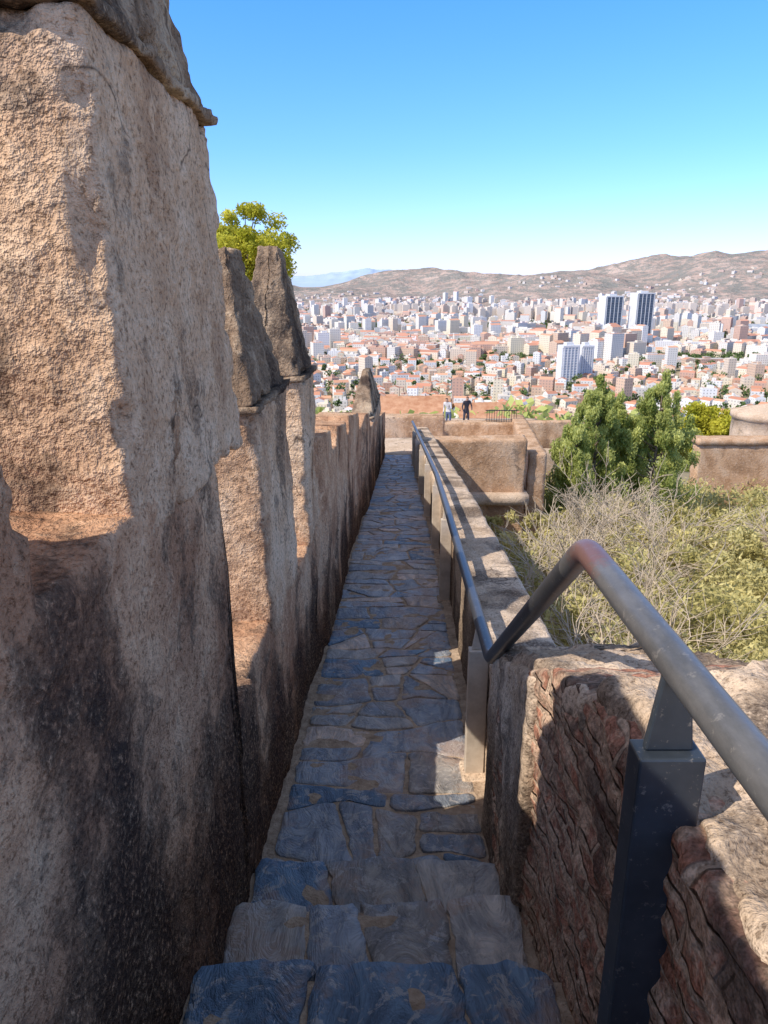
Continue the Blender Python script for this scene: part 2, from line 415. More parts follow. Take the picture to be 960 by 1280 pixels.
slab_mesh('flagstones',paving(2.47,19.4,lambda y:XL(y)+.01,lambda y:XR(y)-.01),pz,M_slate,gap=.012,rough=.011,parent=pp)
Ys=np.arange(2.2,21,.05); V=[];F=[]
nx=26
for y in Ys:
    for t in np.linspace(0,1,nx):
        x=float(XL(y))-.15+(float(XR(y))-float(XL(y))+.3)*t
        V.append((x,y,pz(y)+.013+noise.noise(Vector((x*9,y*9,0)))*.009))
for i in range(len(Ys)-1):
    for j in range(nx-1):
        a=i*nx+j; F.append((a,a+1,a+nx+1,a+nx))
mk('mortar_bed',V,F,M_mortar,smooth=True,parent=pp)

# ---------------------------------------------------------------- steps
ss=empty('stone_steps')
treads=[(2.06,2.47,-2.31),(1.60,2.06,-2.09),(1.24,1.60,-1.86),(.85,1.24,-1.63),(.4,.85,-1.42),(-.1,.4,-1.24),(-1.5,-.1,-1.2)]
for k,(a,b,z) in enumerate(treads):
    rbox(f'step_core_{k}',(-.64,a-.03,z-.5),(.62,b-.02,z-.002),M_mortar,.03,.02,((5,.012),(18,.008)),None,ss)
    xa,xb=float(XL(a))+.005,float(XR(a))+.01
    n=3 if k%2==0 else 4; ws=np.cumsum([random.uniform(.5,1.7) for _ in range(n)]); ws=np.concatenate([[0],ws/ws[-1]]); polys=[]
    fr=[b+.025+random.uniform(-.03,.03) for _ in range(n+1)]
    for j in range(n):
        u0,u1=xa+(xb-xa)*ws[j],xa+(xb-xa)*ws[j+1]; s0=.05*math.sin(j*5+k) if j else 0; s1=.05*math.sin((j+1)*5+k) if j<n-1 else 0
        polys.append([(u0-s0,a-.01),(u1-s1,a-.01),(u1+s1,fr[j+1]),((u0+u1)/2,(fr[j]+fr[j+1])/2+random.uniform(-.01,.03)),(u0+s0,fr[j])])
    slab_mesh(f'step_slabs_{k}',polys,lambda y,z=z:z-.014,M_slate,gap=.004,th=.02,skirt=.075,tilt=.005,parent=ss,rough=.016,dark=True)

# ---------------------------------------------------------------- handrail
def tube(pts,rad,n=16):
    P=np.array(pts,float); V=[];F=[]
    rad=np.broadcast_to(rad,(len(P),)); prev=None
    for i in range(len(P)):
        d=P[min(i+1,len(P)-1)]-P[max(i-1,0)]; d/=np.linalg.norm(d)+1e-9
        if prev is None:
            up=np.array([0,0,1.]) if abs(d[2])<.9 else np.array([1.,0,0]); u=np.cross(up,d)
        else: u=prev-d*np.dot(prev,d)
        u/=np.linalg.norm(u)+1e-9; prev=u; w=np.cross(d,u)
        for k in range(n):
            a=2*math.pi*k/n; V.append(P[i]+rad[i]*(math.cos(a)*u+math.sin(a)*w))
    for i in range(len(P)-1):
        for k in range(n):
            k2=(k+1)%n; F.append((i*n+k,i*n+k2,(i+1)*n+k2,(i+1)*n+k))
    return V,F
hr=empty('handrail')
def rx(y): return float(interp(y,[(-1,.47),(3,.485),(3.4,.49),(8.5,.64),(19,.735)]))
ctrl=[(rx(0),-1.0,-.56),(rx(0),1.63,-.60),(rx(3),3.0,-1.635)]+[(rx(y)-.01,y,pz(y)+.965) for y in (6.5,8.6,10.7,12.8,15,17,18.6)]
pts=[]
for i,c in enumerate(ctrl):
    c=np.array(c)
    if 0<i<len(ctrl)-1:
        p=np.array(ctrl[i-1]); q=np.array(ctrl[i+1])
        rr=.055; A=c+(p-c)/np.linalg.norm(p-c)*rr; B=c+(q-c)/np.linalg.norm(q-c)*rr
        for t in np.linspace(0,1,7): pts.append((1-t)**2*A+2*t*(1-t)*c+t*t*B)
    else: pts.append(c)
full=[]
for a,b in zip(pts[:-1],pts[1:]):
    n=max(1,int(np.linalg.norm(b-a)/.08))
    for t in range(n): full.append(a+(b-a)*t/n)
full.append(pts[-1])
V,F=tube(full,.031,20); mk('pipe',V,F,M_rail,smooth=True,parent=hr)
def railz(y):
    return float(np.interp(y,[c[1] for c in ctrl],[c[2] for c in ctrl]))
def post(i,y,zb,mat):
    x=rx(y)-.005; rz=railz(y); w=.055 if y<2 else .05; d=.03
    zt=rz-.155 if y<2 else rz-.13
    V=[];F=[]
    def bx(x0,x1,y0,y1,z0,z1,tx=0):
        b=len(V)
        for (X,Y,Z) in ((x0,y0,z0),(x1,y0,z0),(x1,y1,z0),(x0,y1,z0),(x0+tx,y0,z1),(x1-tx,y0,z1),(x1-tx,y1,z1),(x0+tx,y1,z1)): V.append((X,Y,Z))
        for f in ((0,3,2,1),(4,5,6,7),(0,1,5,4),(1,2,6,5),(2,3,7,6),(3,0,4,7)): F.append(tuple(b+q for q in f))
    bx(x-w,x+w,y-d,y+d,zb,zt)
    bx(x-w+.014,x+w-.014,y-.008,y+.008,zt+.001,rz-.012,.018)
    o=mk(f'post_{i}',V,F,mat,parent=hr)
    m=o.modifiers.new('b','BEVEL'); m.width=.004; m.segments=2
    if y>2:
        rbox(f'footing_{i}',(x-.07,y-.09,pz(y)-.03),(x+.10,y+.09,pz(y)+.035),M_par,.02,.012,((9,.006),),None,hr,hfun=lambda P:np.full(len(P),1.))
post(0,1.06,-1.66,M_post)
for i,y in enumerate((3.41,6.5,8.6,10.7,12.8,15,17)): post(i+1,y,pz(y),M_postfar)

# ---------------------------------------------------------------- ground, hills
def sm(a,b,x):
    t=np.clip((x-a)/(b-a),0,1); return t*t*(3-2*t)
def gz(x,y):
    r=math.hypot(x,y)
    near=-5.2-.13*max(-10,min(y,60))
    t=float(sm(25,430,r)); return near*(1-t)-130*t
rad=np.concatenate([[0.01],np.geomspace(1.5,45000,120)]); na=180
V=[];F=[]
for r in rad:
    for k in range(na):
        a=2*math.pi*k/na; x,y=r*math.sin(a),r*math.cos(a)
        V.append((x,y,gz(x,y)+(noise.noise(Vector((x*.15,y*.15,0)))*.4 if r<300 else 0)))
for i in range(len(rad)-1):
    for k in range(na):
        k2=(k+1)%na; F.append((i*na+k,(i+1)*na+k,(i+1)*na+k2,i*na+k2))
g=NT('ground_material',True)
gn=g.noise(.02,6,.7); gn2=g.noise(.6,4,.7)
gc=g.ramp(gn,[(.35,(.22,.20,.13)),(.5,(.36,.29,.21)),(.65,(.46,.38,.30))])
gc=g.mix(.4,gc,g.ramp(gn2,[(.3,(.13,.13,.06)),(.7,(.42,.34,.22))])); g.color(gc)
mk('ground',V,np.array(F),g.m,smooth=True)

def hillz(x,y,r0,r1,prof,amp,seed):
    r=math.hypot(x,y); t=(r-r0)/(r1-r0); tx=x/y; top=prof(tx)
    e=float(sm(0,.62,t)*(1-.5*sm(.7,1,t)))
    nz=noise.hetero_terrain(Vector((x*.0014+seed,y*.0014,0)),1.0,2.1,6,.3)
    rg=1-abs(noise.noise(Vector((x*.0024,y*.0014+seed,3))))*2.0
    rg2=1-abs(noise.noise(Vector((x*.0065,y*.004+seed,7))))*2
    return -131.5+(top+130)*e*(.80+.13*rg+.05*rg2)+amp*e*(nz-.6)*(1-.5*float(sm(.4,.7,t)))
def hills(name,r0,r1,na,nr,az0,az1,prof,amp,mat,seed):
    V=[];F=[]
    for i in range(nr):
        r=r0+(r1-r0)*i/(nr-1)
        for k in range(na):
            a=math.radians(az0+(az1-az0)*k/(na-1)); x,y=r*math.sin(a),r*math.cos(a)
            V.append((x,y,hillz(x,y,r0,r1,prof,amp,seed)))
    for i in range(nr-1):
        for k in range(na-1):
            a=i*na+k; F.append((a,a+1,a+na+1,a+na))
    return mk(name,V,np.array(F),mat,smooth=True)
prof=lambda tx: float(np.interp(tx,[-.6,-.11,-.05,.0,.04,.083,.17,.248,.33,.41,.496,.7,1],[20,-20,5,30,52,68,76,86,138,190,215,260,280]))
HP=(3000,6800,prof,80,4.2)
m=NT('scrub_hill',True)
h1=m.noise(.004,6,.7); h2=m.noise(.014,6,.8)
c=m.ramp(h1,[(.38,(.22,.16,.10)),(.5,(.40,.265,.175)),(.62,(.51,.36,.255))])
c=m.mix(m.ramp(h2,[(.46,0.0),(.53,.85)]),c,(.13,.13,.08))
c=m.mix(.24,c,(.50,.49,.56)); m.color(c); m.bump(h1,1,60); M_hill=m.m  # distance haze painted in as a grey-blue mix over the scrub colour
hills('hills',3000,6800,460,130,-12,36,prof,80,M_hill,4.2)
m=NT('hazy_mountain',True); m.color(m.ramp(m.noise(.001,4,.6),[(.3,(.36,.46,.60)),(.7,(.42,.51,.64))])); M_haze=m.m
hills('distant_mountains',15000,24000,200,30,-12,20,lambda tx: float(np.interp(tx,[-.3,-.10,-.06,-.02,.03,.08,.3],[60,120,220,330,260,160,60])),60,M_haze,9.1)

# ---------------------------------------------------------------- city
mc=NT('city_facade',True)
a=mc.attr(); uvn=mc.n('UVMap'); sx=mc.n('SeparateXYZ'); mc.l(uvn.outputs[0],sx.inputs[0])
fu=mc.math('FRACT',mc.math('DIVIDE',sx.outputs[0],3.6)); fv=mc.math('FRACT',mc.math('DIVIDE',sx.outputs[1],3.1))
wu=mc.math('MULTIPLY',mc.math('GREATER_THAN',fu,.3),mc.math('LESS_THAN',fu,.70))
wv=mc.math('MULTIPLY',mc.math('GREATER_THAN',fv,.3),mc.math('LESS_THAN',fv,.75))
ok=mc.math('GREATER_THAN',sx.outputs[1],0.0)
w=mc.math('MULTIPLY',mc.math('MULTIPLY',wu,wv),ok)
mc.color(mc.mix(mc.math('MULTIPLY',w,.55),a,(.18,.165,.17))); M_city=mc.m
V=[];F=[];C=[];UV=[]
def building(x,y,w,d,h,rot,col,roof,gable,zb=-131):
    cr,sr=math.cos(rot),math.sin(rot); b=len(V)
    hz=min(.30,math.hypot(x,y)/11000); col=np.array(col)*(1-hz)+np.array((.66,.64,.66))*hz; roof=np.array(roof)*(1-hz)+np.array((.62,.57,.58))*hz  # distance haze painted into wall and roof colours, stronger further off
    def P(a,c,z): return (x+a*cr-c*sr,y+a*sr+c*cr,z)
    cs=[(-w/2,-d/2),(w/2,-d/2),(w/2,d/2),(-w/2,d/2)]
    z1=zb+1+h
    for q in cs: V.append(P(*q,zb))
    for q in cs: V.append(P(*q,z1))
    Ls=[w,d,w,d]
    for i in range(4):
        j=(i+1)%4; F.append((b+i,b+j,b+4+j,b+4+i)); C.append(col); L=Ls[i]; UV.extend([(0,.01),(L,.01),(L,h),(0,h)])
    if gable:
        rh=min(w,d)*.2; V.append(P(-w/2,0,z1+rh)); V.append(P(w/2,0,z1+rh))
        for f in ((4,5,9,8),(6,7,8,9)): F.append(tuple(b+i for i in f)); C.append(roof); UV.extend([(0,-5)]*4)
        for f in ((7,4,8),(5,6,9)): F.append(tuple(b+i for i in f)); C.append(col); UV.extend([(0,-5)]*3)
    else:
        F.append((b+4,b+5,b+6,b+7)); C.append(roof); UV.extend([(0,-5)]*4)
        for _ in range(2 if w>14 else 1):
            b2=len(V); ww,dd,hh=w*random.uniform(.12,.3),d*.35,random.uniform(2,3.5)
            ox,oy=w*random.uniform(-.3,.3),d*random.uniform(-.25,.25)
            for z in (z1-.5,z1+hh):
                for (p,q) in ((-1,-1),(1,-1),(1,1),(-1,1)): V.append(P(ox+p*ww/2,oy+q*dd/2,z))
            for i in range(4):
                j=(i+1)%4; F.append((b2+i,b2+j,b2+4+j,b2+4+i)); C.append(col); UV.extend([(0,-5)]*4)
            F.append((b2+4,b2+5,b2+6,b2+7)); C.append(roof); UV.extend([(0,-5)]*4)
walls=[(.78,.73,.64),(.78,.71,.59),(.72,.58,.43),(.66,.46,.31),(.82,.79,.73),(.82,.80,.76),(.80,.75,.66),(.76,.66,.47),(.58,.35,.24),(.78,.64,.48)]
roofs=[(.56,.24,.13),(.60,.30,.17),(.50,.21,.12)]; flats=[(.66,.58,.49),(.72,.66,.58),(.54,.29,.19),(.50,.46,.42),(.66,.53,.42),(.52,.27,.18)]
parks=[(80,2150,170,90),(330,2150,200,80),(560,1230,150,75),(690,1150,120,50),(600,950,95,50),(130,1500,50,45),(330,1420,80,25),(520,1850,110,40),(750,1700,120,40),(200,2550,160,60),(60,1150,35,22),(230,1250,50,20)]
def inpark(x,y,k=1): return any(((x-a)/(c*k))**2+((y-b)/(d*k))**2<1 for a,b,c,d in parks)
r=560
while r<3750:
    step=18+ (r-560)*.012
    a=math.radians(-11)
    while a<math.radians(33):
        x=r*math.sin(a)+random.uniform(-4,4); y=r*math.cos(a)+random.uniform(-5,5)
        a+=step*random.uniform(.85,1.25)/r
        if inpark(x,y): continue
        if math.hypot(x-505,y-1590)<90 or math.hypot(x-235,y-960)<28 or math.hypot(x-950,y-1900)<120: continue
        k=noise.noise(Vector((x*.0035,y*.0035,2)))
        if r>1700 and random.random()<.25: continue
        col=np.array(random.choice(walls))*random.uniform(.85,1.06); rot=k*2+random.choice([0,math.pi/2])+random.uniform(-.06,.06)
        old=r<1250
        if old:
            w=random.uniform(9,19); d=random.uniform(8,14); h=random.choice([7,10,10,13,13,16])
            if random.random()<.02: h=random.uniform(26,36)
            g_=random.random()<.6
        else:
            w=random.uniform(16,44); d=random.uniform(12,18); h=random.choice([10,13,16,19,22,25])
            if k>.12 and random.random()<.4: h=random.uniform(30,50); w=random.uniform(18,26)
            g_=random.random()<.3
        zb=-131 if r<3050 else min(-100,hillz(x,y,*HP)-4)
        building(x,y,w,d,h,rot,col,np.array(random.choice(roofs if g_ else flats))*random.uniform(.85,1.12),g_,zb)
    r+=step*random.uniform(.9,1.2)
for (cx,cy,n,sxx,syy,h) in ((770,2650,26,260,120,42),(1150,2700,34,260,140,38),(200,2900,30,260,150,32),(1350,2350,16,160,80,44),(470,2500,20,160,60,36)):
    for _ in range(n):
        x=cx+random.uniform(-1,1)*sxx; y=cy+random.uniform(-1,1)*syy
        building(x,y,random.uniform(18,26),16,h*random.uniform(.8,1.25)+8,random.uniform(-.2,.5),np.array((.74,.61,.47))*random.uniform(.9,1.1),np.array((.56,.48,.4)),False)
for _ in range(620):
    a=math.radians(random.uniform(-9,31)); r=3450+900*random.random()**2; x,y=r*math.sin(a),r*math.cos(a)
    if noise.noise(Vector((x*.002,y*.002,4)))<-.02 and a>.12: continue
    building(x,y,random.uniform(14,30),14,random.uniform(8,16),random.uniform(0,3),np.array(random.choice(walls))*.85,(.5,.32,.24),random.random()<.5,hillz(x,y,*HP)-6)
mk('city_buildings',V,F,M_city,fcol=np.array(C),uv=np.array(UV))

def boxes(name,L,mat,parent=None):
    V=[];F=[]
    for (x0,y0,z0,x1,y1,z1) in L:
        b=len(V)
        for z in (z0,z1):
            V+= [(x0,y0,z),(x1,y0,z),(x1,y1,z),(x0,y1,z)]
        for f in ((0,3,2,1),(4,5,6,7),(0,1,5,4),(1,2,6,5),(2,3,7,6),(3,0,4,7)): F.append(tuple(b+q for q in f))
    return mk(name,V,F,mat,parent=parent)
mg=NT('dark_glazing'); mg.color(mg.ramp(mg.noise(.15,3),[(.4,(.05,.08,.12)),(.7,(.12,.17,.23))])); mg.b.inputs['Roughness'].default_value=.25; M_glass=mg.m
M_conc=simple('white_concrete',(.62,.61,.60),(.72,.71,.70),.05,bd=.003)
M_slab=simple('grey_slab',(.20,.23,.27),(.26,.29,.32),.1)
M_city_w=simple('pale_glass',(.36,.41,.46),(.46,.5,.54),.2)
def tower(x,y,w,d,h,rot,name='tower_block',dark=True,z=-130):
    e=empty(name); e.location=(x,y,z); e.rotation_euler=(0,0,rot)
    boxes('glass_core',[(-w/2+.5,-d/2+.5,0,w/2-.5,d/2-.5,h-1)],M_glass if dark else M_city_w,e)
    L=[]
    L.append((-w/2-.4,-d/2-.4,h-1,w/2+.4,d/2+.4,h+1.5))
    L.append((-w/2-1,-d/2+1,0,-w/2+.4,d/2-1,h-1.01)); L.append((w/2-.4,-d/2+1,0,w/2+1,d/2-1,h-1.01))
    nf=5
    for i in range(nf):
        xx=-w/2+1.5+(w-3)*i/(nf-1); L.append((xx-.7,-d/2-.3,0,xx+.7,-d/2+.6,h-1.02))
    boxes('frame',L,M_conc,e)
    fl=[]
    for k in range(1,int(h/3.3)): fl.append((-w/2-.1,-d/2-.05,k*3.3,w/2+.1,-d/2+.45,k*3.3+.8))
    boxes('floor_slabs',fl,M_conc if not dark else M_slab,e)
    boxes('rooftop_plant',[(-w*.25,-d*.25,h+1.51,w*.2,d*.25,h+5)],M_conc,e)
tower(470,1590,40,28,98,.30); tower(534,1590,40,28,104,.30)
tower(235,960,22,16,50,.25,'apartment_tower',False); tower(263,985,16,16,48,.25,'apartment_tower.001',False)
st=empty('stadium'); V=[];F=[]
n=64; prof_=[(1.0,-131),(1.0,-112),(.97,-108),(.78,-113),(.70,-127),(.68,-131)]
for k in range(n):
    a=2*math.pi*k/n
    for s,z in prof_: V.append((950+110*s*math.cos(a),1900+75*s*math.sin(a),z))
mm=len(prof_)
for k in range(n):
    for j in range(mm-1): F.append((k*mm+j,((k+1)%n)*mm+j,((k+1)%n)*mm+j+1,k*mm+j+1))
mk('grandstand',V,F,simple('stadium_grey',(.28,.31,.35),(.45,.46,.48),.05),parent=st)

# ---------------------------------------------------------------- foliage
def leafmesh(name,P,size,shade,mat,aspect=1.6,parent=None,up=0.0):
    P=np.asarray(P); N=len(P)
    a=rng.normal(size=(N,3)); a[:,2]+=up*2; a/=np.linalg.norm(a,axis=1)[:,None]
    b=np.cross(a,rng.normal(size=(N,3))); b/=np.linalg.norm(b,axis=1)[:,None]
    s=np.asarray(size)*rng.uniform(.6,1.3,N); s=s[:,None]
    A=a*s*aspect*.5; B=b*s*.5
    V=np.stack([P-A,P+B*.9,P+A,P-B*.9],1).reshape(-1,3)
    F=np.arange(N*4).reshape(N,4)
    sh=np.clip(shade,0,1); return mk(name,V,F,mat,fcol=np.stack([sh,sh,sh],1),parent=parent)
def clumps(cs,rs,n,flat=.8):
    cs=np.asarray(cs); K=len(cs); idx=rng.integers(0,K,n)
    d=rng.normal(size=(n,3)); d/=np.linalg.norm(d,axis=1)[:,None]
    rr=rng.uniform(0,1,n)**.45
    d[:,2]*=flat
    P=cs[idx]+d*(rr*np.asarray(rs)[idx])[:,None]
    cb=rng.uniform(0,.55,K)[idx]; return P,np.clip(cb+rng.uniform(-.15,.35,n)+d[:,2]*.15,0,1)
def cypress(name,x,y,zt,H,W,n,seed):
    e=empty(name); r_=np.random.default_rng(seed)
    zb=zt-H; V,F=tube([(x,y,zb-.4),(x+.05,y,zb+H*.3),(x,y,zb+H*.6),(x,y,zb+H*.93)],[.14,.11,.06,.02],8); mk('trunk',V,F,M_trunk,parent=e,smooth=True)
    cs=[];rs=[]; BV=[];BF=[]
    for k in range(190):
        t=r_.uniform(0,1)**.85; a=r_.uniform(0,6.28); env=W*min(1,(1-t)**.42*1.02+.06)*(.55+.45*min(1,t/.12))*(1+.22*math.sin(a*3+seed+t*5))
        q=env*r_.uniform(.35,1.0)
        c=(x+q*math.cos(a),y+q*math.sin(a),zb+t*H*.95+q*.25)
        cs.append(c); rs.append(.14+.22*(1-t)*r_.uniform(.5,1.3))
        if k%3==0:
            V,F=tube([(x,y,c[2]-.5),((x+c[0])/2,(y+c[1])/2,c[2]-.3),c],[.03,.02,.006],5); b=len(BV); BV+=V; BF+=[tuple(b+i for i in f) for f in F]
    mk('limbs',BV,BF,M_trunk,parent=e)
    for k in range(3): cs.append((x+r_.uniform(-.1,.1),y,zt-.15*k)); rs.append(.14)
    P,s=clumps(cs,rs,n,1.7); leafmesh('crown',P,.05,s,M_leaf_con,2.4,e,up=.8)
cypress('conifer_tree',7.0,24,-3.1,7.6,1.65,46000,3)
cypress('conifer_tree.001',9.2,24.5,-3.0,7.9,1.55,44000,5)
cypress('conifer_tree.002',5.95,22.5,-4.1,6.0,1.15,28000,8)
cypress('conifer_tree.003',8.1,25.5,-3.8,7.2,1.3,28000,12)
def broad(name,x,y,zt,zb,R,n,mat,seed,leaf=.09):
    e=empty(name); r_=np.random.default_rng(seed); zc=zt-R*.8
    V,F=tube([(x,y,zb),(x+.1,y,(zb+zc)/2),(x,y,zc)],[.2,.15,.09],8); mk('trunk',V,F,M_trunk,parent=e,smooth=True)
    cs=[];rs=[];BV=[];BF=[]
    for k in range(85):
        d=r_.normal(size=3); d/=np.linalg.norm(d); q=R*r_.uniform(.2,.98); c=(x+d[0]*q,y+d[1]*q,zc+d[2]*q*.75)
        cs.append(c); rs.append(R*r_.uniform(.12,.30))
        V,F=tube([(x,y,zc-R*.5),((x+c[0])/2,(y+c[1])/2,(zc+c[2])/2-R*.1),c],[.05,.025,.008],5); b=len(BV); BV+=V; BF+=[tuple(b+i for i in f) for f in F]
    mk('limbs',BV,BF,M_trunk,parent=e)
    P,s=clumps(cs,rs,n,.8); leafmesh('crown',P,leaf,s,mat,2.0,e)
broad('pine_tree',-4.25,24,2.2,-9,1.75,26000,M_leaf_pine,2,.06)
broad('broadleaf_tree',17.6,40,-6.3,-13,1.9,18000,M_leaf_pine,4,.10)
broad('broadleaf_tree.001',14.6,38,-6.6,-12,1.6,14000,M_leaf_con,6,.09)

top=lambda x,y:-1.98-.205*y+.45*noise.noise(Vector((x*.5,y*.5,0)))-.03*x
cs=[];rs=[]
for _ in range(1700):
    y=3.0+20*random.random()**1.3; x=random.uniform(float(XR(min(y,19)))+.8+.06*y,3+.62*y)
    if y>18 and x<5.2: continue
    if noise.noise(Vector((x*.9,y*.9,5)))<-.18 and random.random()<.85: continue
    cs.append((x,y,top(x,y)-random.random()**1.5*1.1)); rs.append(random.uniform(.10,.36))
cs=np.array(cs); P,s=clumps(cs,rs,140000,.9)
sz=np.clip(.020+.0021*P[:,1],.022,.06)
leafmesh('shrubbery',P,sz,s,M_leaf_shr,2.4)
cs=[(random.uniform(1.3,18),random.uniform(2,34),0) for _ in range(900)]
cs=[(x,y,gz(x,y)+random.uniform(.1,1.0)) for x,y,_ in cs if not(y>18.5 and x<5)]
P,s=clumps(cs,np.full(len(cs),.6),50000,.8); leafmesh('undergrowth',P,.09,s*.8,M_leaf_shr,2)

def bare(name,x,y,zb,H,seed,stems=7):
    r_=random.Random(seed); V=[];F=[]
    def grow(p,d,L,rad,lv):
        pts=[p.copy()]; q=p.copy(); dd=d.copy()
        for i in range(4):
            dd=dd+Vector((r_.gauss(0,.16),r_.gauss(0,.16),r_.gauss(.03,.1))); dd.normalize(); q=q+dd*L/4; pts.append(q.copy())
        v,f=tube([tuple(a) for a in pts],np.linspace(rad,rad*.5,5),3 if lv>0 else 6); b=len(V); V.extend(v); F.extend([tuple(b+i for i in g) for g in f])
        if lv<3:
            for k in range(4):
                t=r_.randint(1,4); nd=dd+Vector((r_.gauss(0,.6),r_.gauss(0,.6),r_.gauss(0,.35))); nd.normalize()
                grow(pts[t],nd,L*r_.uniform(.5,.8),max(rad*.55,.003+.0003*y),lv+1)
    for k in range(stems):
        a=r_.uniform(0,6.28); grow(Vector((x,y,zb)),Vector((math.cos(a)*.5,math.sin(a)*.5,1)).normalized(),H*r_.uniform(.38,.5),.022,0)
    mk(name,V,np.array(F),M_twig)
k=0
for (x,y,H) in ((1.9,4.6,1.7),(2.2,6.0,1.9),(2.9,7.4,2.0),(2.3,9.5,2.5),(3.6,9,2.2),(3.0,12,2.8),(4.8,12,2.4),(4.2,15.5,3.4),(6.0,15,2.8),(8.5,15,2.4),(5.6,19,3.6),(5.0,17,3.6),(3.6,14,3.0)):
    bare('bare_shrub' if k==0 else f'bare_shrub.{k:03d}',x,y,top(x,y)-H*.48,H,k+11,6); k+=1

cs=[];rs=[]
for (a,b,c,d) in parks:
    for _ in range(int(c*d/70)):
        t=random.uniform(0,6.28); q=math.sqrt(random.random()); cs.append((a+c*q*math.cos(t),b+d*q*math.sin(t),-130+random.uniform(5,11))); rs.append(random.uniform(4,7))
for _ in range(1800):
    r=random.uniform(600,3300); a=math.radians(random.uniform(-9,32)); cs.append((r*math.sin(a),r*math.cos(a),-130+random.uniform(5,14))); rs.append(random.uniform(3,6.5))
P,s=clumps(cs,rs,150000,.8); leafmesh('park_trees',P,2.2,s,M_leaf_dark,1.4)
cs=[];rs=[]
for _ in range(600):
    r=random.uniform(55,520); a=math.radians(random.uniform(-12,36)); x,y=r*math.sin(a),r*math.cos(a); cs.append((x,y,gz(x,y)+random.uniform(1.5,4))); rs.append(random.uniform(1.5,3))
P,s=clumps(cs,rs,90000,.8); leafmesh('hillside_trees',P,.6,s,M_leaf_con,1.5)

# ---------------------------------------------------------------- far fort walls and terrace
L2=((.8,.03),(3,.02),(10,.012)); one=lambda b:(lambda P:np.clip(P[:,2]-b,0,4))
rbox('fortress_wall',(.95,19.7,-9),(3.9,20.35,-4.12),M_fort,.08,.03,L2,None,None,hfun=one(-8))
rbox('fortress_wall.001',(-.6,24.0,-9),(2.0,24.6,-4.25),M_fort,.09,.03,L2,None,None,hfun=one(-8))
rbox('fortress_wall.002',(1.6,26.6,-9),(5.0,27.1,-4.95),M_fort,.09,.03,L2,None,None,hfun=one(-8))
rbox('fortress_wall.003',(4.0,19.9,-9.5),(4.5,28,-4.55),M_fort,.1,.03,L2,lambda P,lo,hi:np.stack([P[:,0]+.10*(P[:,1]-19.9),P[:,1],P[:,2]-.04*(P[:,1]-19.9)*(P[:,2]>-6)],1),None,hfun=one(-8))
rbox('terrace_floor',(-1.0,19.4,-5.9),(3.98,29,-5.6),M_par,.3,.03,((1,.02),),None,None,hfun=lambda P:np.full(len(P),2.))
rbox('terrace_floor.001',(-.7,19.25,-5.5),(.94,22,-4.53),M_par,.15,.03,((1,.02),),None,None,hfun=lambda P:np.full(len(P),2.))
rbox('terrace_floor.002',(1.0,33.0,-10.0),(8.5,41,-7.35),M_par,.3,.03,((1,.02),),None,None,hfun=lambda P:np.full(len(P),2.))
rbox('fortress_wall.005',(1.2,33.2,-7.4),(8.6,33.6,-6.10),M_fort,.09,.03,L2,None,None,hfun=one(-8))
fw=empty('fortress_wall.004')
rbox('wall_face',(13.9,32,-13.5),(24,32.7,-6.95),M_fort,.14,.04,L2,None,fw,hfun=one(-12))
rbox('wall_coping',(13.8,31.9,-6.94),(24,32.8,-6.66),M_fort,.12,.03,L2,None,fw,hfun=one(-12))
tw=empty('round_turret'); V=[];F=[]; n=40
pr=[(1.45,z) for z in np.linspace(-12,-6.2,12)]+[(1.55,-6.15),(1.55,-5.9),(1.2,-5.8),(0.01,-5.5)]
for r_,z in pr:
    for k in range(n): a=6.2832*k/n; V.append((18.0+r_*math.cos(a),34.6+r_*math.sin(a),z))
for i in range(len(pr)-1):
    for k in range(n): F.append((i*n+k,i*n+(k+1)%n,(i+1)*n+(k+1)%n,(i+1)*n+k))
V=disp(V,((1,.03),(4,.02))); mk('turret_shell',V,np.array(F),M_par,vcol=bake(V,np.full(len(V),2.)),smooth=True,parent=tw)
L=[]
for i in range(13): x=3.75+i*.09; L.append((x,26.8,-4.98,x+.016,26.816,-4.5))
L.append((3.70,26.795,-4.54,4.9,26.822,-4.51)); L.append((3.70,26.796,-4.88,4.9,26.821,-4.86))
boxes('iron_fence',L,M_iron)

def house(name,x,y,w,d,zb,ze,rh,rot=0):
    e=empty(name); e.location=(x,y,0); e.rotation_euler=(0,0,rot)
    boxes('walls',[(-w/2,-d/2,zb,w/2,d/2,ze)],M_white,e)
    win=[]
    for i in range(3):
        cx=-w/2+w*(i+.5)/3
        win.append((cx-.4,-d/2-.03,ze-1.9,cx+.4,-d/2-.005,ze-.7))
    boxes('windows',win,M_glass,e)
    V=[];F=[]; o=.35; nr=int((w+2*o)/.25)
    for i in range(nr+1):
        xx=-w/2-o+(w+2*o)*i/nr; b=.05*(i%2)
        for (yy,z) in ((-d/2-o,ze-.05),(0,ze+rh),(d/2+o,ze-.05)): V.append((xx,yy,z+b))
    for i in range(nr):
        for j in range(2): F.append((i*3+j,(i+1)*3+j,(i+1)*3+j+1,i*3+j+1))
    mk('roof',V,np.array(F),M_tile,parent=e)
    mk('gable',[(-w/2,-d/2,ze),(-w/2,d/2,ze),(-w/2,0,ze+rh-.1),(w/2,-d/2,ze),(w/2,d/2,ze),(w/2,0,ze+rh-.1)],[(0,1,2),(3,5,4)],M_white,parent=e)
house('tiled_house',3.0,73,6.4,5,-22,-12.4,1.5)
house('tiled_house.001',9.0,64,5.4,5,-22,-11.2,1.1,.15)
house('tiled_house.002',14.5,90,8,6,-26,-16.2,1.5,-.2)

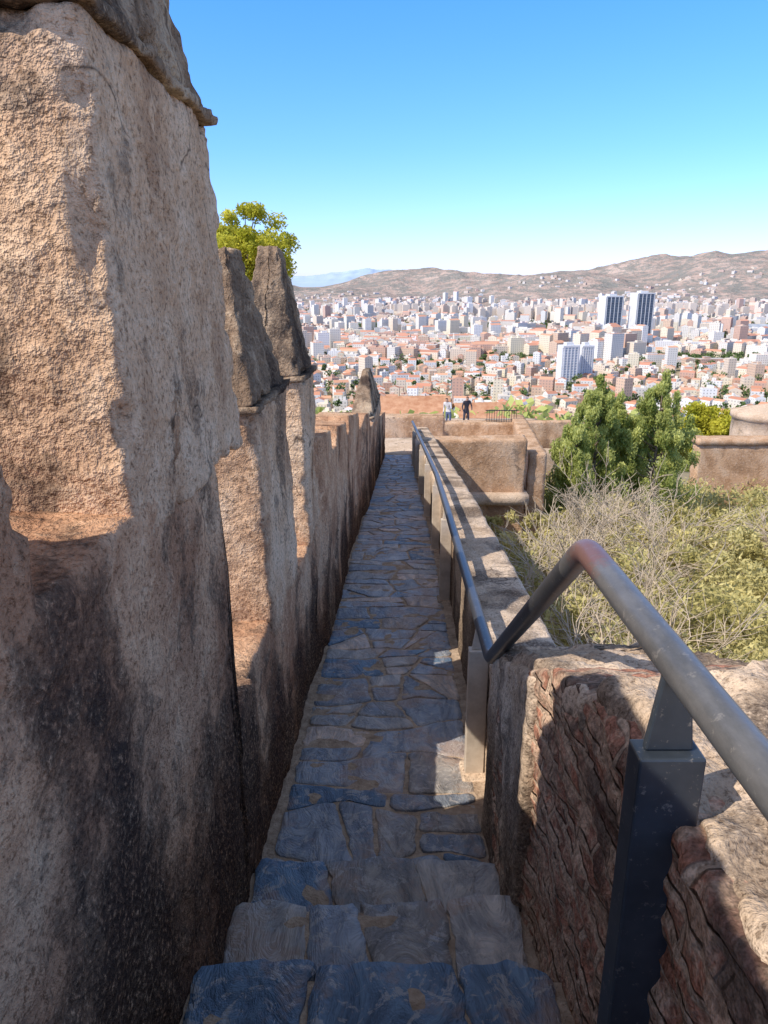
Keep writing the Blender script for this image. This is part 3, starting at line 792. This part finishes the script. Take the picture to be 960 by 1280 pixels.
# ---------------------------------------------------------------- people on the terrace
def person(name,x,y,z,rot,shirt,pants,bend=0,arm=0):
    e=empty(name); e.location=(x,y,z); e.rotation_euler=(0,0,rot)
    J={'pel':(0,0,.92),'spi':(0,.05*bend,1.15),'che':(0,.16*bend,1.38),'nec':(0,.24*bend,1.48),'hea':(0,.28*bend,1.56),'top':(0,.29*bend,1.68),
       'hl':(-.10,0,.88),'kl':(-.11,.04,.48),'al':(-.11,-.02,.07),'tl':(-.12,.12,.03),'hr':(.10,0,.88),'kr':(.11,-.02,.48),'ar':(.12,-.06,.07),'tr':(.13,.08,.03),
       'sl':(-.18,.16*bend,1.40),'el':(-.24,.10+.1*bend,1.14),'wl':(-.16,.28+.1*bend,1.02+arm*.3),'fl':(-.12,.34+.1*bend,1.02+arm*.36),
       'sr':(.18,.16*bend,1.40),'er':(.25,.02,1.13),'wr':(.22,.14,.9),'fr':(.21,.18,.82)}
    R={'pel':.13,'spi':.115,'che':.14,'nec':.055,'hea':.095,'top':.075,'hl':.09,'kl':.06,'al':.04,'tl':.035,'hr':.09,'kr':.06,'ar':.04,'tr':.035,'sl':.06,'el':.042,'wl':.03,'fl':.028,'sr':.06,'er':.042,'wr':.03,'fr':.028}
    E=[('pel','spi'),('spi','che'),('che','nec'),('nec','hea'),('hea','top'),('pel','hl'),('hl','kl'),('kl','al'),('al','tl'),('pel','hr'),('hr','kr'),('kr','ar'),('ar','tr'),('che','sl'),('sl','el'),('el','wl'),('wl','fl'),('che','sr'),('sr','er'),('er','wr'),('wr','fr')]
    ks=list(J); me=bpy.data.meshes.new('body'); me.from_pydata([J[k] for k in ks],[(ks.index(a),ks.index(b)) for a,b in E],[])
    o=bpy.data.objects.new('body',me); COL.objects.link(o); o.parent=e
    md=o.modifiers.new('s','SKIN')
    for i,k in enumerate(ks): me.skin_vertices[0].data[i].radius=(R[k],R[k]*.85)
    me.skin_vertices[0].data[0].use_root=True
    o.modifiers.new('ss','SUBSURF').levels=2; o.modifiers['ss'].render_levels=2
    m=NT(name+'_clothes'); sp_=m.n('SeparateXYZ'); m.l(m.tc.outputs['Object'],sp_.inputs[0])
    zc=m.math('DIVIDE',sp_.outputs[2],1.8)
    c=m.ramp(zc,[(0,(.05,.05,.05)),(.05,pants),(.52,shirt),(.81,(.45,.27,.19)),(.895,(.04,.025,.02))])
    for n in m.t.nodes:
        if n.type=='VALTORGB': n.color_ramp.interpolation='CONSTANT'
    m.color(c); me.materials.append(m.m)
person('person',4.25,38.0,-7.35,math.radians(200),(.04,.035,.045),(.06,.06,.08),.3,0)
person('person.001',3.3,37.6,-7.35,math.radians(150),(.62,.60,.58),(.10,.13,.22),.9,.5)

# ---------------------------------------------------------------- light, sky, camera
D=Vector((1.0,.6,-1.2))
sun=bpy.data.lights.new('sun','SUN'); sun.energy=5; sun.angle=math.radians(.5); sun.color=(1,.94,.85)
so=bpy.data.objects.new('sun',sun); so.rotation_euler=D.to_track_quat('-Z','Y').to_euler(); COL.objects.link(so)
w=bpy.data.worlds.new('World'); sc.world=w; w.use_nodes=True; nt=w.node_tree
sky=nt.nodes.new('ShaderNodeTexSky'); sky.sky_type='NISHITA'; sky.sun_disc=False
sky.sun_elevation=math.atan2(1.2,math.hypot(1,.6)); sky.sun_rotation=math.atan2(-1,-.6)%(2*math.pi)
sky.altitude=100; sky.air_density=1.0; sky.dust_density=.3; sky.ozone_density=1.5
tc=nt.nodes.new('ShaderNodeTexCoord'); sx=nt.nodes.new('ShaderNodeSeparateXYZ'); nt.links.new(tc.outputs['Generated'],sx.inputs[0])
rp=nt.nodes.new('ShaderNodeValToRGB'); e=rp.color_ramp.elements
stops=[(0,(.44,.50,.90)),(.05,(.40,.52,.95)),(.15,(.31,.52,.95)),(.32,(.24,.55,.92)),(.55,(1.0,.78,.65)),(1,(1.0,.80,.67))]  # upper stops: warm tint added to the unseen zenith to warm the ambient light
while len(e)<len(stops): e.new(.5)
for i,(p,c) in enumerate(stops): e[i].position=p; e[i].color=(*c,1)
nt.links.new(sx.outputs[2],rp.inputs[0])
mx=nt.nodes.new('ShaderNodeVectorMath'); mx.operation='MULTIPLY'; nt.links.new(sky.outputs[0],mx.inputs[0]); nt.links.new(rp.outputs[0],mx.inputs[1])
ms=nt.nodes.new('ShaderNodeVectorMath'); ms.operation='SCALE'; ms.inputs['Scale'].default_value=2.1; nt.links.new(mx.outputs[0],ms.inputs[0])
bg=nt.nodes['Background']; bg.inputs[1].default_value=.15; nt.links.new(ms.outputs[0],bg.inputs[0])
cam=bpy.data.cameras.new('camera'); cam.sensor_fit='VERTICAL'; cam.sensor_height=36; cam.sensor_width=27; cam.lens=26
cam.clip_start=.05; cam.clip_end=80000
co=bpy.data.objects.new('camera',cam); co.location=(0,0,0); co.rotation_euler=(math.radians(90-17.4),0,0); COL.objects.link(co); sc.camera=co
